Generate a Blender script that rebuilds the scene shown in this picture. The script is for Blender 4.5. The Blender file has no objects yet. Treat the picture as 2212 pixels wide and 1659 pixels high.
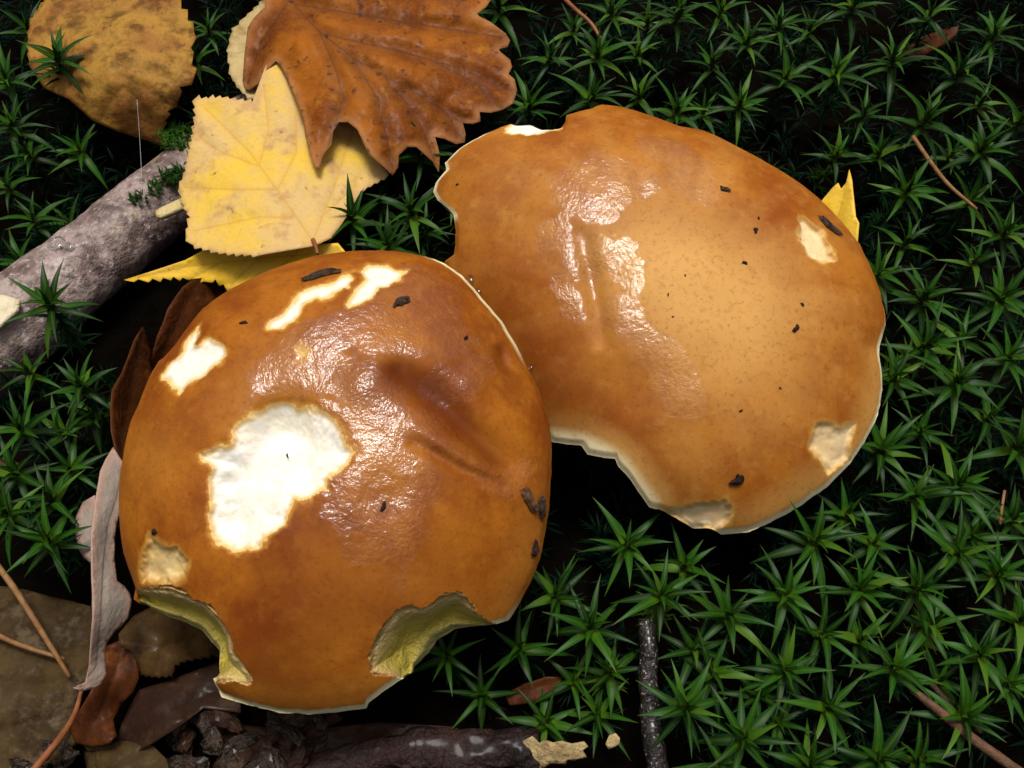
import bpy, math, random
import numpy as np
from mathutils import Vector, Matrix, geometry
random.seed(7); RNG = np.random.default_rng(7)
scene = bpy.context.scene
R = math.radians

# ------------------------------------------------------------------ camera
TILT, DIST, FOCAL = R(27), 0.300, 37.0
AIM = np.array([0.0, 0.0, 0.040])
CAMP = AIM + DIST * np.array([0, -math.sin(TILT), math.cos(TILT)])
cam = bpy.data.cameras.new('camera'); camo = bpy.data.objects.new('camera', cam)
scene.collection.objects.link(camo); scene.camera = camo
camo.location = CAMP; camo.rotation_euler = (TILT, 0, 0)
cam.sensor_width = 36; cam.lens = FOCAL; cam.clip_start = 0.005; cam.clip_end = 100

# ------------------------------------------------------------------ sky, sun, exposure (overcast light from the far side)
SUN_EL, SUN_AZ = R(78), R(2)            # azimuth measured from +Y towards +X
w = bpy.data.worlds.new('World'); scene.world = w; w.use_nodes = True
nt = w.node_tree; bg = nt.nodes['Background']
sky = nt.nodes.new('ShaderNodeTexSky'); sky.sky_type = 'NISHITA'; sky.sun_disc = False
sky.sun_elevation = SUN_EL; sky.sun_rotation = SUN_AZ; sky.air_density = 0.7; sky.dust_density = 7.0; sky.ozone_density = 0.4
hs = nt.nodes.new('ShaderNodeHueSaturation'); hs.inputs['Saturation'].default_value = 0.45   # overcast: greyer than a clear sky
nt.links.new(sky.outputs[0], hs.inputs['Color']); nt.links.new(hs.outputs[0], bg.inputs[0]); bg.inputs[1].default_value = 0.06
sl = bpy.data.lights.new('sun', 'SUN'); sl.energy = 1.5; sl.angle = R(17); sl.color = (1.0, 0.965, 0.925)
so = bpy.data.objects.new('sun', sl); scene.collection.objects.link(so)
sd_ = Vector((math.sin(SUN_AZ)*math.cos(SUN_EL), math.cos(SUN_AZ)*math.cos(SUN_EL), math.sin(SUN_EL)))
so.rotation_euler = sd_.to_track_quat('Z', 'Y').to_euler(); so.location = sd_ * 2
vs = scene.view_settings; vs.view_transform = 'Standard'; vs.look = 'None'; vs.gamma = 1; vs.exposure = 0.72
vs.use_curve_mapping = False

# ------------------------------------------------------------------ helpers
C = scene.collection
FW = np.array([0, math.sin(TILT), -math.cos(TILT)]); UP = np.array([0, math.cos(TILT), math.sin(TILT)])
def ray(uv):                                   # photo measurement (2212 x 1659 grid) -> direction in the place
    uv = np.atleast_2d(np.asarray(uv, float)); k = 36/FOCAL/2212
    x = (uv[:, 0]-1106)*k; y = (829.5-uv[:, 1])*k
    return FW[None]+x[:, None]*np.array([[1, 0, 0]])+y[:, None]*UP[None]
def at(uv, z):                                 # the point at height z above the soil
    d = ray(uv); t = (np.asarray(z)-CAMP[2])/d[:, 2]
    return CAMP[None]+d*np.reshape(t, (-1, 1))
def at1(u, v, z): return at([(u, v)], z)[0]

def tag(o, label=None, cat=None, group=None, kind=None):
    for k, val in (('label', label), ('category', cat), ('group', group), ('kind', kind)):
        if val: o[k] = val
    return o
def empty(name, loc):
    o = bpy.data.objects.new(name, None); o.location = loc; o.empty_display_size = 0.005; C.objects.link(o); return o
def mesh_obj(name, v, f, mat, parent=None, origin=None, attrs=None, smooth=True):
    v = np.asarray(v, float)
    org = np.asarray(origin if origin is not None else np.append(v.mean(0)[:2], v[:, 2].min()), float)
    me = bpy.data.meshes.new(name)
    me.from_pydata([tuple(p) for p in (v-org)], [], [tuple(int(i) for i in q) for q in f])
    for k, a in (attrs or {}).items():
        at_ = me.attributes.new(k, 'FLOAT', 'POINT'); at_.data.foreach_set('value', np.asarray(a, np.float32))
    if smooth: me.polygons.foreach_set('use_smooth', [True]*len(me.polygons))
    me.materials.append(mat); me.update()
    o = bpy.data.objects.new(name, me); C.objects.link(o)
    if parent is not None:
        o.parent = parent; o.location = Vector(org)-parent.location
    else: o.location = org
    return o

def _h(ix, iy, iz, seed):
    n = (ix*374761393+iy*668265263+iz*2147483647+seed*1274126177) & 0xffffffff
    n = ((n ^ (n >> 13))*1274126177) & 0xffffffff
    return ((n ^ (n >> 16)) & 0xffff)/65535.0
def vnoise(p, scale=1.0, seed=0, octs=1):
    p = np.asarray(p, float)
    if p.shape[1] == 2: p = np.c_[p, np.zeros(len(p))]
    tot = 0; amp = 1; s = scale; den = 0
    for o in range(octs):
        q = p*s+17.3*o; i = np.floor(q).astype(np.int64); f = q-i; f = f*f*(3-2*f); r = 0
        for dx in (0, 1):
            for dy in (0, 1):
                for dz in (0, 1):
                    wt = (f[:, 0] if dx else 1-f[:, 0])*(f[:, 1] if dy else 1-f[:, 1])*(f[:, 2] if dz else 1-f[:, 2])
                    r = r+wt*_h(i[:, 0]+dx, i[:, 1]+dy, i[:, 2]+dz, seed+o)
        tot = tot+amp*(r*2-1); den += amp; amp *= .5; s *= 2
    return tot/den
def seg_dist(p, line, closed=False):
    p = np.asarray(p, float); L = np.asarray(line, float); n = len(L); best = np.full(len(p), 1e9)
    for i in range(n if closed else n-1):
        a = L[i]; b = L[(i+1) % n]; ab = b-a; t = np.clip(((p-a)@ab)/(ab@ab+1e-18), 0, 1)
        best = np.minimum(best, np.hypot(*(p-a-t[:, None]*ab).T))
    return best
def inside(p, poly):
    p = np.asarray(p, float); P = np.asarray(poly, float); r = np.zeros(len(p), bool); n = len(P)
    for i in range(n):
        a = P[i]; b = P[i-1]; c = (a[1] > p[:, 1]) != (b[1] > p[:, 1])
        r ^= c & (p[:, 0] < (b[0]-a[0])*(p[:, 1]-a[1])/(b[1]-a[1]+1e-18)+a[0])
    return r
def sdf(p, poly):
    d = seg_dist(p, poly, True); return np.where(inside(p, poly), -d, d)
def sm(a, b, x): t = np.clip((x-a)/(b-a), 0, 1); return t*t*(3-2*t)

# ------------------------------------------------------------------ materials
class NT:
    def __init__(s, name):
        s.m = bpy.data.materials.new(name); s.m.use_nodes = True; s.t = s.m.node_tree; s.b = s.t.nodes['Principled BSDF']
        s.tc = s.t.nodes.new('ShaderNodeTexCoord').outputs['Object']
    def n(s, ty, **kw):
        x = s.t.nodes.new(ty)
        for k, v in kw.items():
            if k in x.inputs: s.set(x.inputs[k], v)
            else: setattr(x, k, v)
        return x
    def set(s, inp, v):
        if isinstance(v, bpy.types.NodeSocket): s.t.links.new(v, inp)
        else: inp.default_value = v if not (isinstance(v, tuple) and len(v) == 3 and inp.type == 'RGBA') else (*v, 1)
    def noise(s, scale, detail=4, rough=.55, vec=None, dist=0.0):
        x = s.n('ShaderNodeTexNoise'); s.set(x.inputs['Vector'], vec or s.tc)
        x.inputs['Scale'].default_value = scale; x.inputs['Detail'].default_value = detail
        x.inputs['Roughness'].default_value = rough; x.inputs['Distortion'].default_value = dist; return x.outputs['Fac']
    def ramp(s, fac, a, b, lo=0.0, hi=1.0):
        x = s.n('ShaderNodeMapRange', interpolation_type='SMOOTHSTEP'); s.set(x.inputs[0], fac)
        for i, v in ((1, a), (2, b), (3, lo), (4, hi)): s.set(x.inputs[i], v)
        return x.outputs[0]
    def mix(s, fac, a, b, mode='MIX'):
        x = s.n('ShaderNodeMix', data_type='RGBA', blend_type=mode)
        s.set(x.inputs[0], fac); s.set(x.inputs[6], a); s.set(x.inputs[7], b); return x.outputs[2]
    def math(s, op, a, b=0.0):
        x = s.n('ShaderNodeMath', operation=op); s.set(x.inputs[0], a); s.set(x.inputs[1], b); return x.outputs[0]
    def attr(s, name): x = s.n('ShaderNodeAttribute', attribute_name=name); return x.outputs['Fac']
    def bump(s, h, strength, dist, normal=None):
        x = s.n('ShaderNodeBump'); s.set(x.inputs['Height'], h); x.inputs['Strength'].default_value = strength
        x.inputs['Distance'].default_value = dist
        if normal is not None: s.set(x.inputs['Normal'], normal)
        return x.outputs[0]
    def bs(s, **kw):
        for k, v in kw.items(): s.set(s.b.inputs[k.replace('_', ' ')], v)
        return s.m

def cuticle_mat(name, base, dark, pale, tan):
    m = NT(name)
    n1 = m.noise(45, 6, .68); n2 = m.noise(230, 5, .65); n3 = m.noise(900, 2, .6)
    c = m.mix(m.ramp(n1, .35, .68), dark, base)
    c = m.mix(m.math('MULTIPLY', m.ramp(n2, .50, .72), .22), c, pale)
    c = m.mix(m.attr('pale'), c, pale)
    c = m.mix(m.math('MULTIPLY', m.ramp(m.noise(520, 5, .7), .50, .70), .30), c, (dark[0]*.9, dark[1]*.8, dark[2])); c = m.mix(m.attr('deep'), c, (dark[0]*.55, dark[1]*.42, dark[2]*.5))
    c = m.mix(m.math('MULTIPLY', m.attr('edge'), .65), c, (.60, .30, .05)); c = m.mix(m.attr('cream'), c, tan)
    c = m.mix(m.math('MULTIPLY', m.ramp(n3, .56, .74), .34), c, (dark[0]*.5, dark[1]*.5, dark[2]*.5))
    wet = m.attr('wet')
    crk = m.noise(800, 3, .6, dist=.2); crk2 = m.noise(150, 5, .62, dist=.3)
    hh = m.math('SUBTRACT', m.math('ADD', m.math('MULTIPLY', crk, .25), m.math('MULTIPLY', crk2, 1.4)), .825)
    nb = m.bump(m.math('MULTIPLY', hh, m.ramp(wet, 0, 1, .15, 1.0)), .6, .0010)
    rough = m.math('ADD', m.ramp(wet, 0, 1, .52, .36), m.math('MULTIPLY', n2, .12))
    return m.bs(Base_Color=c, Roughness=rough, Normal=nb, Coat_Weight=m.ramp(wet, 0.05, .9, 0.0, 1.0),
                Coat_Roughness=m.ramp(m.noise(90, 3), .3, .7, .03, .10), Coat_Normal=nb, Subsurface_Weight=.18, Subsurface_Radius=(.004, .0018, .0006),
                Subsurface_Scale=.5, Specular_IOR_Level=.16)
M = {}
M['cap_l'] = cuticle_mat('brown_cuticle', (.36, .115, .006), (.20, .044, .0025), (.48, .20, .026), (.82, .70, .38))
M['cap_r'] = cuticle_mat('tan_cuticle', (.39, .135, .009), (.25, .060, .003), (.58, .30, .075), (.88, .76, .44))
def flesh_mat(name, a, b, c3):
    m = NT(name); n1 = m.noise(160, 4); n2 = m.noise(650, 4, .65)
    c = m.mix(m.ramp(n1, .35, .65), a, b); c = m.mix(m.attr('edge'), c, c3)
    c = m.mix(m.math('MULTIPLY', m.ramp(n2, .55, .75), .30), c, (c3[0]*.8, c3[1]*.75, c3[2]*.7))
    nb = m.bump(m.math('ADD', m.math('MULTIPLY', n2, .3), n1), .35, .0012)
    return m.bs(Base_Color=c, Roughness=.75, Normal=nb, Subsurface_Weight=.25, Subsurface_Radius=(.003, .002, .0012), Subsurface_Scale=.4, Specular_IOR_Level=.2)
M['flesh_white'] = flesh_mat('white_flesh', (.82, .79, .71), (.82, .76, .61), (.74, .46, .14))
M['flesh_tan'] = flesh_mat('tan_flesh', (.68, .50, .22), (.60, .40, .14), (.46, .24, .05))
M['flesh_pale'] = flesh_mat('pale_dry_flesh', (.78, .60, .33), (.70, .50, .25), (.60, .36, .11))
def tube_mat():
    m = NT('bitten_tubes'); n1 = m.noise(240, 4); n2 = m.noise(900, 3)
    d = m.attr('down')
    c = m.mix(m.ramp(d, .05, .42), (.58, .41, .16), (.46, .36, .05)); c = m.mix(m.ramp(d, .60, .98), c, (.38, .33, .12))
    c = m.mix(m.math('MULTIPLY', m.ramp(n1, .45, .7), .4), c, (.26, .20, .05)); c = m.mix(m.attr('edge'), c, (.42, .25, .08))
    return m.bs(Base_Color=c, Roughness=.6, Normal=m.bump(m.math('ADD', n1, m.math('MULTIPLY', n2, .5)), .7, .0022), Specular_IOR_Level=.3)
M['tubes'] = tube_mat()
def simple(name, a, b, scale=120, rough=.7, bump=.4, bd=.001, spec=.3, coat=0.0, c3=None, s3=400, coatr=.15):
    m = NT(name); n1 = m.noise(scale, 5, .6); n2 = m.noise(scale*4, 3)
    c = m.mix(m.ramp(n1, .32, .68), a, b)
    if c3: c = m.mix(m.ramp(m.noise(s3, 3), .60, .68), c, c3)
    return m.bs(Base_Color=c, Roughness=rough, Normal=m.bump(m.math('ADD', n1, n2), bump, bd), Specular_IOR_Level=spec, Coat_Weight=coat, Coat_Roughness=coatr)
M['pores'] = simple('yellow_pores', (.42, .38, .08), (.34, .30, .05), 900)
M['stem'] = simple('pale_stem', (.5, .4, .24), (.35, .24, .10), 90)
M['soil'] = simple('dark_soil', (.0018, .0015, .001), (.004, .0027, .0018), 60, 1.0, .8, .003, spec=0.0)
M['stick'] = simple('wet_black_bark', (.008, .006, .005), (.022, .016, .012), 200, .4, .8, .0012, .35, .35, (.34, .30, .26), 1100)
M['twig'] = simple('brown_twig_bark', (.075, .035, .016), (.14, .075, .040), 300, .6, .5, .0006, .2, .0)
M['straw'] = simple('dry_straw', (.17, .075, .025), (.26, .14, .055), 300, .6, .3, .0004, spec=.15)
M['needle'] = simple('rusty_needle', (.17, .05, .015), (.27, .10, .035), 200, .5, .3, .0003, .2, .05)
M['chip'] = simple('dark_bark_chip', (.016, .009, .006), (.07, .040, .022), 500, .6, .7, .0006, .2, 0)
M['speck'] = simple('soil_speck', (.008, .005, .004), (.04, .018, .014), 900, .7, spec=.15)
M['litter'] = simple('wet_litter', (.010, .006, .004), (.055, .034, .022), 110, .45, .9, .0025, .2, .15, (.08, .055, .035), 260)
M['seed'] = simple('pale_seed', (.5, .38, .18), (.36, .24, .10), 300, .6)
M['stub'] = simple('pale_yellow_stalk', (.62, .50, .24), (.52, .38, .14), 200, .5)
M['rolled'] = simple('dark_rolled_leaf', (.030, .014, .011), (.010, .005, .004), 60, .6, 1.0, .003, .15, .1)
M['rolltip'] = simple('pale_torn_edge', (.42, .32, .14), (.20, .11, .05), 160, .55, .7, .0012)
M['thread'] = simple('silk', (.5, .5, .5), (.6, .6, .6), 100, .3)
m = NT('water'); M['water'] = m.bs(Base_Color=(1, 1, 1), Roughness=.02, Transmission_Weight=1.0, IOR=1.33)
def bark():
    m = NT('mottled_bark'); n1 = m.noise(70, 6, .65); n2 = m.noise(230, 5, .65); n3 = m.noise(35, 3)
    c = m.mix(m.ramp(n1, .38, .62), (.12, .075, .062), (.40, .30, .265))
    c = m.mix(m.math('MULTIPLY', m.ramp(n2, .50, .66), .75), c, (.055, .035, .028))
    c = m.mix(m.math('MULTIPLY', m.ramp(n3, .52, .66), .6), c, (.26, .19, .075))
    c = m.mix(m.math('MULTIPLY', m.ramp(m.noise(380, 5, .7), .54, .66), .85), c, (.50, .41, .37))
    return m.bs(Base_Color=c, Roughness=.55, Normal=m.bump(m.math('ADD', n1, n2), .9, .0022), Specular_IOR_Level=.4, Coat_Weight=.12, Coat_Roughness=.3)
M['bark'] = bark(); M['wood'] = simple('bare_wood', (.55, .46, .28), (.66, .58, .40), 300)
def leaf_mat(name, a, b, blotch, spot, vein, sa=60, blot=(.52, .68), spt=(.62, .70), wet=.15, rough=.45, vs=.6, edgec=None, back=None):
    m = NT(name); n1 = m.noise(sa, 5, .62); n2 = m.noise(sa*2.3, 5, .65); n3 = m.noise(330, 3, .5); n4 = m.noise(900, 3)
    c = m.mix(m.ramp(n1, .36, .64), a, b)
    c = m.mix(m.math('MULTIPLY', m.ramp(n2, *blot), .85), c, blotch)
    if edgec: c = m.mix(m.attr('edge'), c, edgec)
    c = m.mix(m.math('MULTIPLY', m.ramp(n4, .45, .75), .25), c, blotch)
    c = m.mix(m.math('MULTIPLY', m.attr('vein'), vs), c, vein)
    c = m.mix(m.math('MULTIPLY', m.ramp(m.noise(300, 4, .6), spt[0]-.02, spt[1]+.05), .75), c, spot)
    return m.bs(Base_Color=c, Roughness=rough, Normal=m.bump(m.math('ADD', n2, m.math('MULTIPLY', n3, .6)), .5, .0014),
                Specular_IOR_Level=.08, Coat_Weight=wet*.45, Coat_Roughness=.16)
M['leaf_birch'] = leaf_mat('tan_birch_leaf', (.36, .19, .032), (.27, .11, .025), (.085, .034, .008), (.03, .015, .010), (.24, .12, .03), 55, (.44, .66), vs=.5, wet=.05, rough=.6)
M['leaf_oak'] = leaf_mat('rust_brown_leaf', (.31, .092, .006), (.15, .036, .003), (.38, .145, .012), (.025, .012, .010), (.055, .020, .010), 45, (.55, .75), (.60, .66), wet=.06, rough=.5, vs=.7, edgec=(.36, .16, .06))
M['leaf_yellow'] = leaf_mat('yellow_leaf', (.68, .44, .050), (.58, .39, .15), (.42, .24, .10), (.07, .035, .02), (.50, .26, .04), 42, (.53, .70), (.66, .71), wet=.1, edgec=(.55, .34, .14))
M['leaf_yellow2'] = leaf_mat('bright_yellow_leaf', (.74, .45, .025), (.70, .44, .06), (.55, .30, .05), (.10, .05, .02), (.42, .24, .02), 42, (.58, .74), (.68, .72), wet=.2)
M['leaf_pale'] = leaf_mat('pale_tan_leaf', (.50, .38, .17), (.42, .30, .12), (.25, .16, .06), (.06, .04, .02), (.36, .22, .08), 60)
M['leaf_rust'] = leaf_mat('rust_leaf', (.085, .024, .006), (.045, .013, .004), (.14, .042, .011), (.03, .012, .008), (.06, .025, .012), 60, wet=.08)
M['leaf_grey'] = leaf_mat('grey_leaf_underside', (.36, .30, .245), (.31, .25, .205), (.26, .19, .14), (.12, .07, .05), (.14, .10, .07), 60, (.62, .8), (.68, .74), wet=.02, rough=.6, vs=.9, edgec=(.42, .24, .17))
M['leaf_olive'] = leaf_mat('olive_brown_leaf', (.062, .038, .012), (.028, .016, .006), (.095, .066, .034), (.03, .015, .008), (.045, .024, .010), 60, wet=.03, rough=.7, vs=.8)
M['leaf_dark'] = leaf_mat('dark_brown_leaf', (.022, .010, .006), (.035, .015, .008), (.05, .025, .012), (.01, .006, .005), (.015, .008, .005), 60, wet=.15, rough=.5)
M['leaf_tan'] = leaf_mat('brown_tan_leaf', (.085, .046, .012), (.05, .023, .007), (.02, .010, .005), (.03, .015, .01), (.09, .045, .02), 60, wet=.2)
def moss_mat(name, base, tip, glow):
    m = NT(name); t = m.attr('along')
    oi = m.n('ShaderNodeObjectInfo').outputs['Random']
    c = m.mix(m.ramp(t, 0, .35), glow, base); c = m.mix(m.ramp(t, .80, 1), c, tip)
    c = m.mix(m.ramp(oi, .05, .85, 0, .9), c, (base[0]*.25, base[1]*.28, base[2]*.55)); c = m.mix(m.math('MULTIPLY', m.ramp(oi, .12, .02), .45), c, (.09, .16, .012))
    c = m.mix(m.ramp(m.math('ABSOLUTE', m.attr('across')), .0, .55, .35, 0), c, (glow[0]*.8, glow[1]*.8, glow[2]*.6))
    return m.bs(Base_Color=c, Roughness=.42, Specular_IOR_Level=.12)
M['moss'] = moss_mat('moss_green', (.014, .066, .0045), (.045, .052, .007), (.078, .158, .006))
M['moss_low'] = moss_mat('moss_dark_shaded_green', (.0045, .021, .005), (.010, .014, .005), (.005, .020, .004))  # naturally dark lower leaves, with the shade between shoots painted in
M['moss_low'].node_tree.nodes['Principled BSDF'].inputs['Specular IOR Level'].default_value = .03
M['moss_stem'] = simple('moss_stem', (.03, .035, .012), (.02, .018, .008), 300)

# ------------------------------------------------------------------ ground
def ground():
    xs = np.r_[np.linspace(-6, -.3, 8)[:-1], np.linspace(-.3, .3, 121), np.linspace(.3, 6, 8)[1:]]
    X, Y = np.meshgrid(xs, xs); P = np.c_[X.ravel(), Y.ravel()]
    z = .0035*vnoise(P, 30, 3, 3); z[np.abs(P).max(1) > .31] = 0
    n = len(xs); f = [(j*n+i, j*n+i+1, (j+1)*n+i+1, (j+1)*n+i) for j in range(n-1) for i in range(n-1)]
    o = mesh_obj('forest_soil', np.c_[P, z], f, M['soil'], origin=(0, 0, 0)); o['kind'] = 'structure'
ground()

# ------------------------------------------------------------------ mushrooms
class Cap: pass
def taper(p, l):                               # a crease fades out towards both ends
    a, b = l[0], l[-1]; ab = b-a; t = ((p-a)@ab)/(ab@ab)
    return sm(-.35, .35, t)*(1-sm(.65, 1.35, t))
def polar_fn(pts, n=1440, smooth=0):
    a = np.arctan2(pts[:, 1], pts[:, 0]); r = np.hypot(*pts.T); P = np.r_[pts, pts[:1]]
    th = np.linspace(-math.pi, math.pi, n, endpoint=False); out = np.zeros(n)
    for i in range(len(pts)):
        p, q = P[i], P[i+1]; d = np.c_[np.cos(th), np.sin(th)]
        den = d[:, 0]*(q-p)[1]-d[:, 1]*(q-p)[0]; den = np.where(np.abs(den) < 1e-12, 1e-12, den)
        t = (p[0]*(q-p)[1]-p[1]*(q-p)[0])/den; s = (p[0]*d[:, 1]-p[1]*d[:, 0])/den
        ok = (t > 0) & (s >= -1e-6) & (s <= 1+1e-6); out = np.where(ok, np.maximum(out, t), out)
    bad = out <= 0
    if bad.any(): out[bad] = np.interp(th[bad], th[~bad], out[~bad], period=2*math.pi)
    if smooth:
        k = np.exp(-.5*(np.arange(-3*smooth, 3*smooth+1)/smooth)**2); k /= k.sum()
        out = np.convolve(np.r_[out[-3*smooth:], out, out[:3*smooth]], k, 'valid')
    return lambda t: np.interp(t, th, out, period=2*math.pi)

def make_cap(cuv, z0, tilt, roll, H, pa, pb, virt, real, dents, patches, bites, drop, paint, seed):
    c = Cap(); c.o = at1(cuv[0], cuv[1], z0)
    rot = Matrix.Rotation(R(roll), 3, 'Y') @ Matrix.Rotation(R(tilt), 3, 'X')
    c.A = np.array(rot); c.n = c.A[:, 2]
    def plane(uv, h):
        d = ray(uv); q = c.o+np.outer(np.zeros(len(d))+h, c.n)
        t = ((q-CAMP)*c.n).sum(1)/(d@c.n); return ((CAMP+d*t[:, None])-c.o)@c.A
    Rv = polar_fn(plane(virt, 0.0)[:, :2], smooth=14)
    def dome0(p):
        th = np.arctan2(p[:, 1], p[:, 0]); s = np.clip(np.hypot(*p.T)/Rv(th), 0, 1)
        return H*(1-s**pa)**pb
    def onto(uv):
        h = np.zeros(len(uv))
        for _ in range(14):
            p = plane(uv, h)[:, :2]; h = .35*h+.65*dome0(p)
        return p
    c.onto = onto
    dl = [(onto(np.array(l)), d, wd) for l, d, wd in dents]
    def dome(p):
        h = dome0(p)+.0011*vnoise(p, 45, seed, 2)*1.0
        for l, d, wd in dl: h = h-d*taper(p, l)*np.exp(-(seg_dist(p, l)/wd)**2)
        return h
    c.world = lambda p, lift=0: c.o+np.c_[p, dome(p)+lift]@c.A.T
    rl = np.array([(u, v) for u, v, *_ in real], float); zo = np.array([q[2] if len(q) > 2 else np.nan for q in real])
    rp = onto(rl)
    for i in range(len(rl)):
        if not np.isnan(zo[i]): rp[i] = plane(rl[i:i+1], zo[i])[0, :2]
    Rr = polar_fn(rp)
    NTH, NR = 1000, 190
    th = np.linspace(-math.pi, math.pi, NTH, endpoint=False)
    rho = np.linspace(0, 1, NR)**.8
    TH, RH = np.meshgrid(th, rho[1:]); TH = TH.ravel(); RH = RH.ravel()
    rr = Rr(TH)*(1+.006*vnoise(np.c_[np.cos(TH), np.sin(TH)]*18, 1, seed+5, 3)); p = np.c_[rr*RH*np.cos(TH), rr*RH*np.sin(TH)]
    p = np.r_[[[0, 0]], p]; RH = np.r_[0, RH]; TH = np.r_[0, TH]; rr = np.r_[.05, rr]
    h = dome(p); dedge = (1-RH)*rr
    h -= .0010*(1-sm(0, .0016, dedge))                        # rolled margin
    N = len(p); edge = np.zeros(N); down = np.zeros(N); own = np.full(N, -1)
    jag = .0015*vnoise(p, 330, seed+9, 3)+.0003*vnoise(p, 1000, seed+11, 2)
    k = 0; regions = []
    for poly, depth, matk, bowl, lab in patches:
        pl = onto(np.array(poly, float)); d = sdf(p, pl)+jag; ins = d < 0
        big = max(.0025, bowl); rg_ = .35 if matk == 'flesh_white' else 1.1
        st_ = .12 if matk == 'flesh_white' else .3
        h = h-depth*((1-st_)*sm(-.0022 if matk == 'flesh_white' else -.0007, big, -d)+st_*sm(0, .0012, -d))-np.where(ins, sm(0, .001, -d)*rg_*(.0006*vnoise(p, 330, seed+20+k, 3)+.0009*vnoise(p, 130, seed+40+k, 2)), 0)
        edge = np.maximum(edge, np.where(ins, 1-sm(0, .0018, -d), 1-sm(0, .0012, d))); own[ins] = k; regions.append((matk, lab, 'flesh_patch')); k += 1
    for poly, sil, lab in bites:
        pl = onto(np.array(poly, float)); sil_l = plane(np.array([q[:2] for q in sil], float), -drop)[:, :2]
        full = np.r_[pl, sil_l[::-1]*1.25]
        d = sdf(p, full)+jag; ins = d < 0
        din = seg_dist(p, pl); dout = dedge
        t = din/(din+dout+1e-6); t2 = t**.75
        h = np.where(ins, h*(1-t2)-drop*t2+.0016*vnoise(p, 160, seed+60, 3)*sm(0, .002, din)+.0018*np.sin(t*9)*sm(0, .15, t)*(1-sm(.8, 1, t)), h)
        down = np.where(ins, t, down); edge = np.maximum(edge, np.where(ins, 1-sm(0, .0011, din), 0)); own[ins] = k
        regions.append(('tubes', lab, 'bite_scar')); k += 1
    W = c.o+np.c_[p, h]@c.A.T
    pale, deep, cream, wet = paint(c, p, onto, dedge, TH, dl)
    edge2 = edge
    # faces
    i = np.arange(NTH); j = (i+1) % NTH; F = []
    for r_ in range(NR-2):
        a = 1+r_*NTH; F.append(np.c_[a+i, a+NTH+i, a+NTH+j, a+j])
    F = np.concatenate(F); T = np.c_[np.zeros(NTH, int), 1+i, 1+j]
    def owner(f): o = own[f]; return np.where((o >= 0).sum(1)*2 >= f.shape[1], o.max(1), -1)
    of = owner(F); ot = owner(T)
    root = empty('bolete_mushroom', (c.o[0], c.o[1], 0.0)); c.root = root
    def sub(key, name, mat):
        q = F[of == key]; t3 = T[ot == key]
        used = np.unique(np.r_[q.ravel(), t3.ravel()]).astype(int)
        if len(used) == 0: return None
        mp = np.full(N, -1); mp[used] = np.arange(len(used))
        return mesh_obj(name, W[used], [list(x) for x in mp[q]]+[list(x) for x in mp[t3]], mat, root, origin=c.o,
                        attrs=dict(pale=pale[used], deep=deep[used], cream=cream[used], wet=wet[used], edge=edge2[used], down=down[used]))
    cap = sub(-1, 'cap', c_mat[seed]); c.cap = cap
    for q, (matk, lab, nm) in enumerate(regions):
        o = sub(q, nm, M[matk])
        if o: o.parent = cap; o.location = (0, 0, 0); o['label'] = lab
    # underside: pore layer and stem
    hr = h[-NTH:]; st = 4; ths = th[::st]; rs = (Rr(th)*1.0)[::st]; hz = hr[::st]; n = len(ths); V = []; Fp = []
    for q, (f, dz) in enumerate(((.990, -.0004), (.972, -.0028), (.93, -.0065), (.80, -.0090), (.5, -.0060), (.2, -.0030))):
        zz = hz*(1-q/5)+0*ths+dz
        V.append(c.o+np.c_[rs*f*np.cos(ths), rs*f*np.sin(ths), zz]@c.A.T)
    for q in range(5):
        for s_ in range(n): Fp.append((q*n+s_, (q+1)*n+s_, (q+1)*n+(s_+1) % n, q*n+(s_+1) % n))
    mesh_obj('pore_layer', np.concatenate(V), Fp, M['pores'], root)
    foot = np.array([c.o[0]+.002, c.o[1]+.012, -.004]); top = c.o-.001*c.n
    L = 14; V = []; Fp = []
    for q in range(L):
        t = q/(L-1); ctr = foot*(1-t)+top*t; rad = .0165-.0055*t+.004*max(0, t-.8)/.2
        for s_ in range(28):
            a = s_/28*2*math.pi; V.append(ctr+np.array([math.cos(a), math.sin(a), 0])*rad*(1+.04*math.sin(3*a+q*.5)))
    for q in range(L-1):
        for s_ in range(28): Fp.append((q*28+s_, q*28+(s_+1) % 28, (q+1)*28+(s_+1) % 28, (q+1)*28+s_))
    mesh_obj('stem', V, Fp, M['stem'], root)
    return c
c_mat = {1: M['cap_l'], 2: M['cap_r']}
BL = -.0045
bite1 = [(476, 1507), (478, 1483, BL), (474, 1443, BL), (472, 1407, BL), (456, 1387, BL), (436, 1361, BL), (400, 1343, BL), (360, 1331, BL), (328, 1315, BL), (296, 1295, BL)]
bite2 = [(1067, 1351), (1015, 1353, BL), (983, 1359, BL), (943, 1383, BL), (923, 1415, BL), (895, 1439, BL), (885, 1461)]
left_real = [(760, 540), (850, 541), (920, 552), (960, 568), (1000, 595), (1040, 640), (1085, 690), (1130, 770), (1165, 840), (1185, 900), (1193, 960), (1190, 1040), (1185, 1110), (1172, 1190), (1150, 1255), (1120, 1310), (1099, 1341)] + bite2 + \
    [(855, 1475), (795, 1519), (791, 1531), (723, 1540), (664, 1544), (600, 1541), (540, 1525)] + bite1 + \
    [(288, 1271), (276, 1235), (262, 1195), (254, 1120), (254, 1050), (260, 998), (266, 958), (276, 914), (296, 870), (320, 810), (340, 778), (372, 746), (404, 702), (436, 662), (488, 626), (540, 598), (600, 574), (680, 550)]
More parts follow.
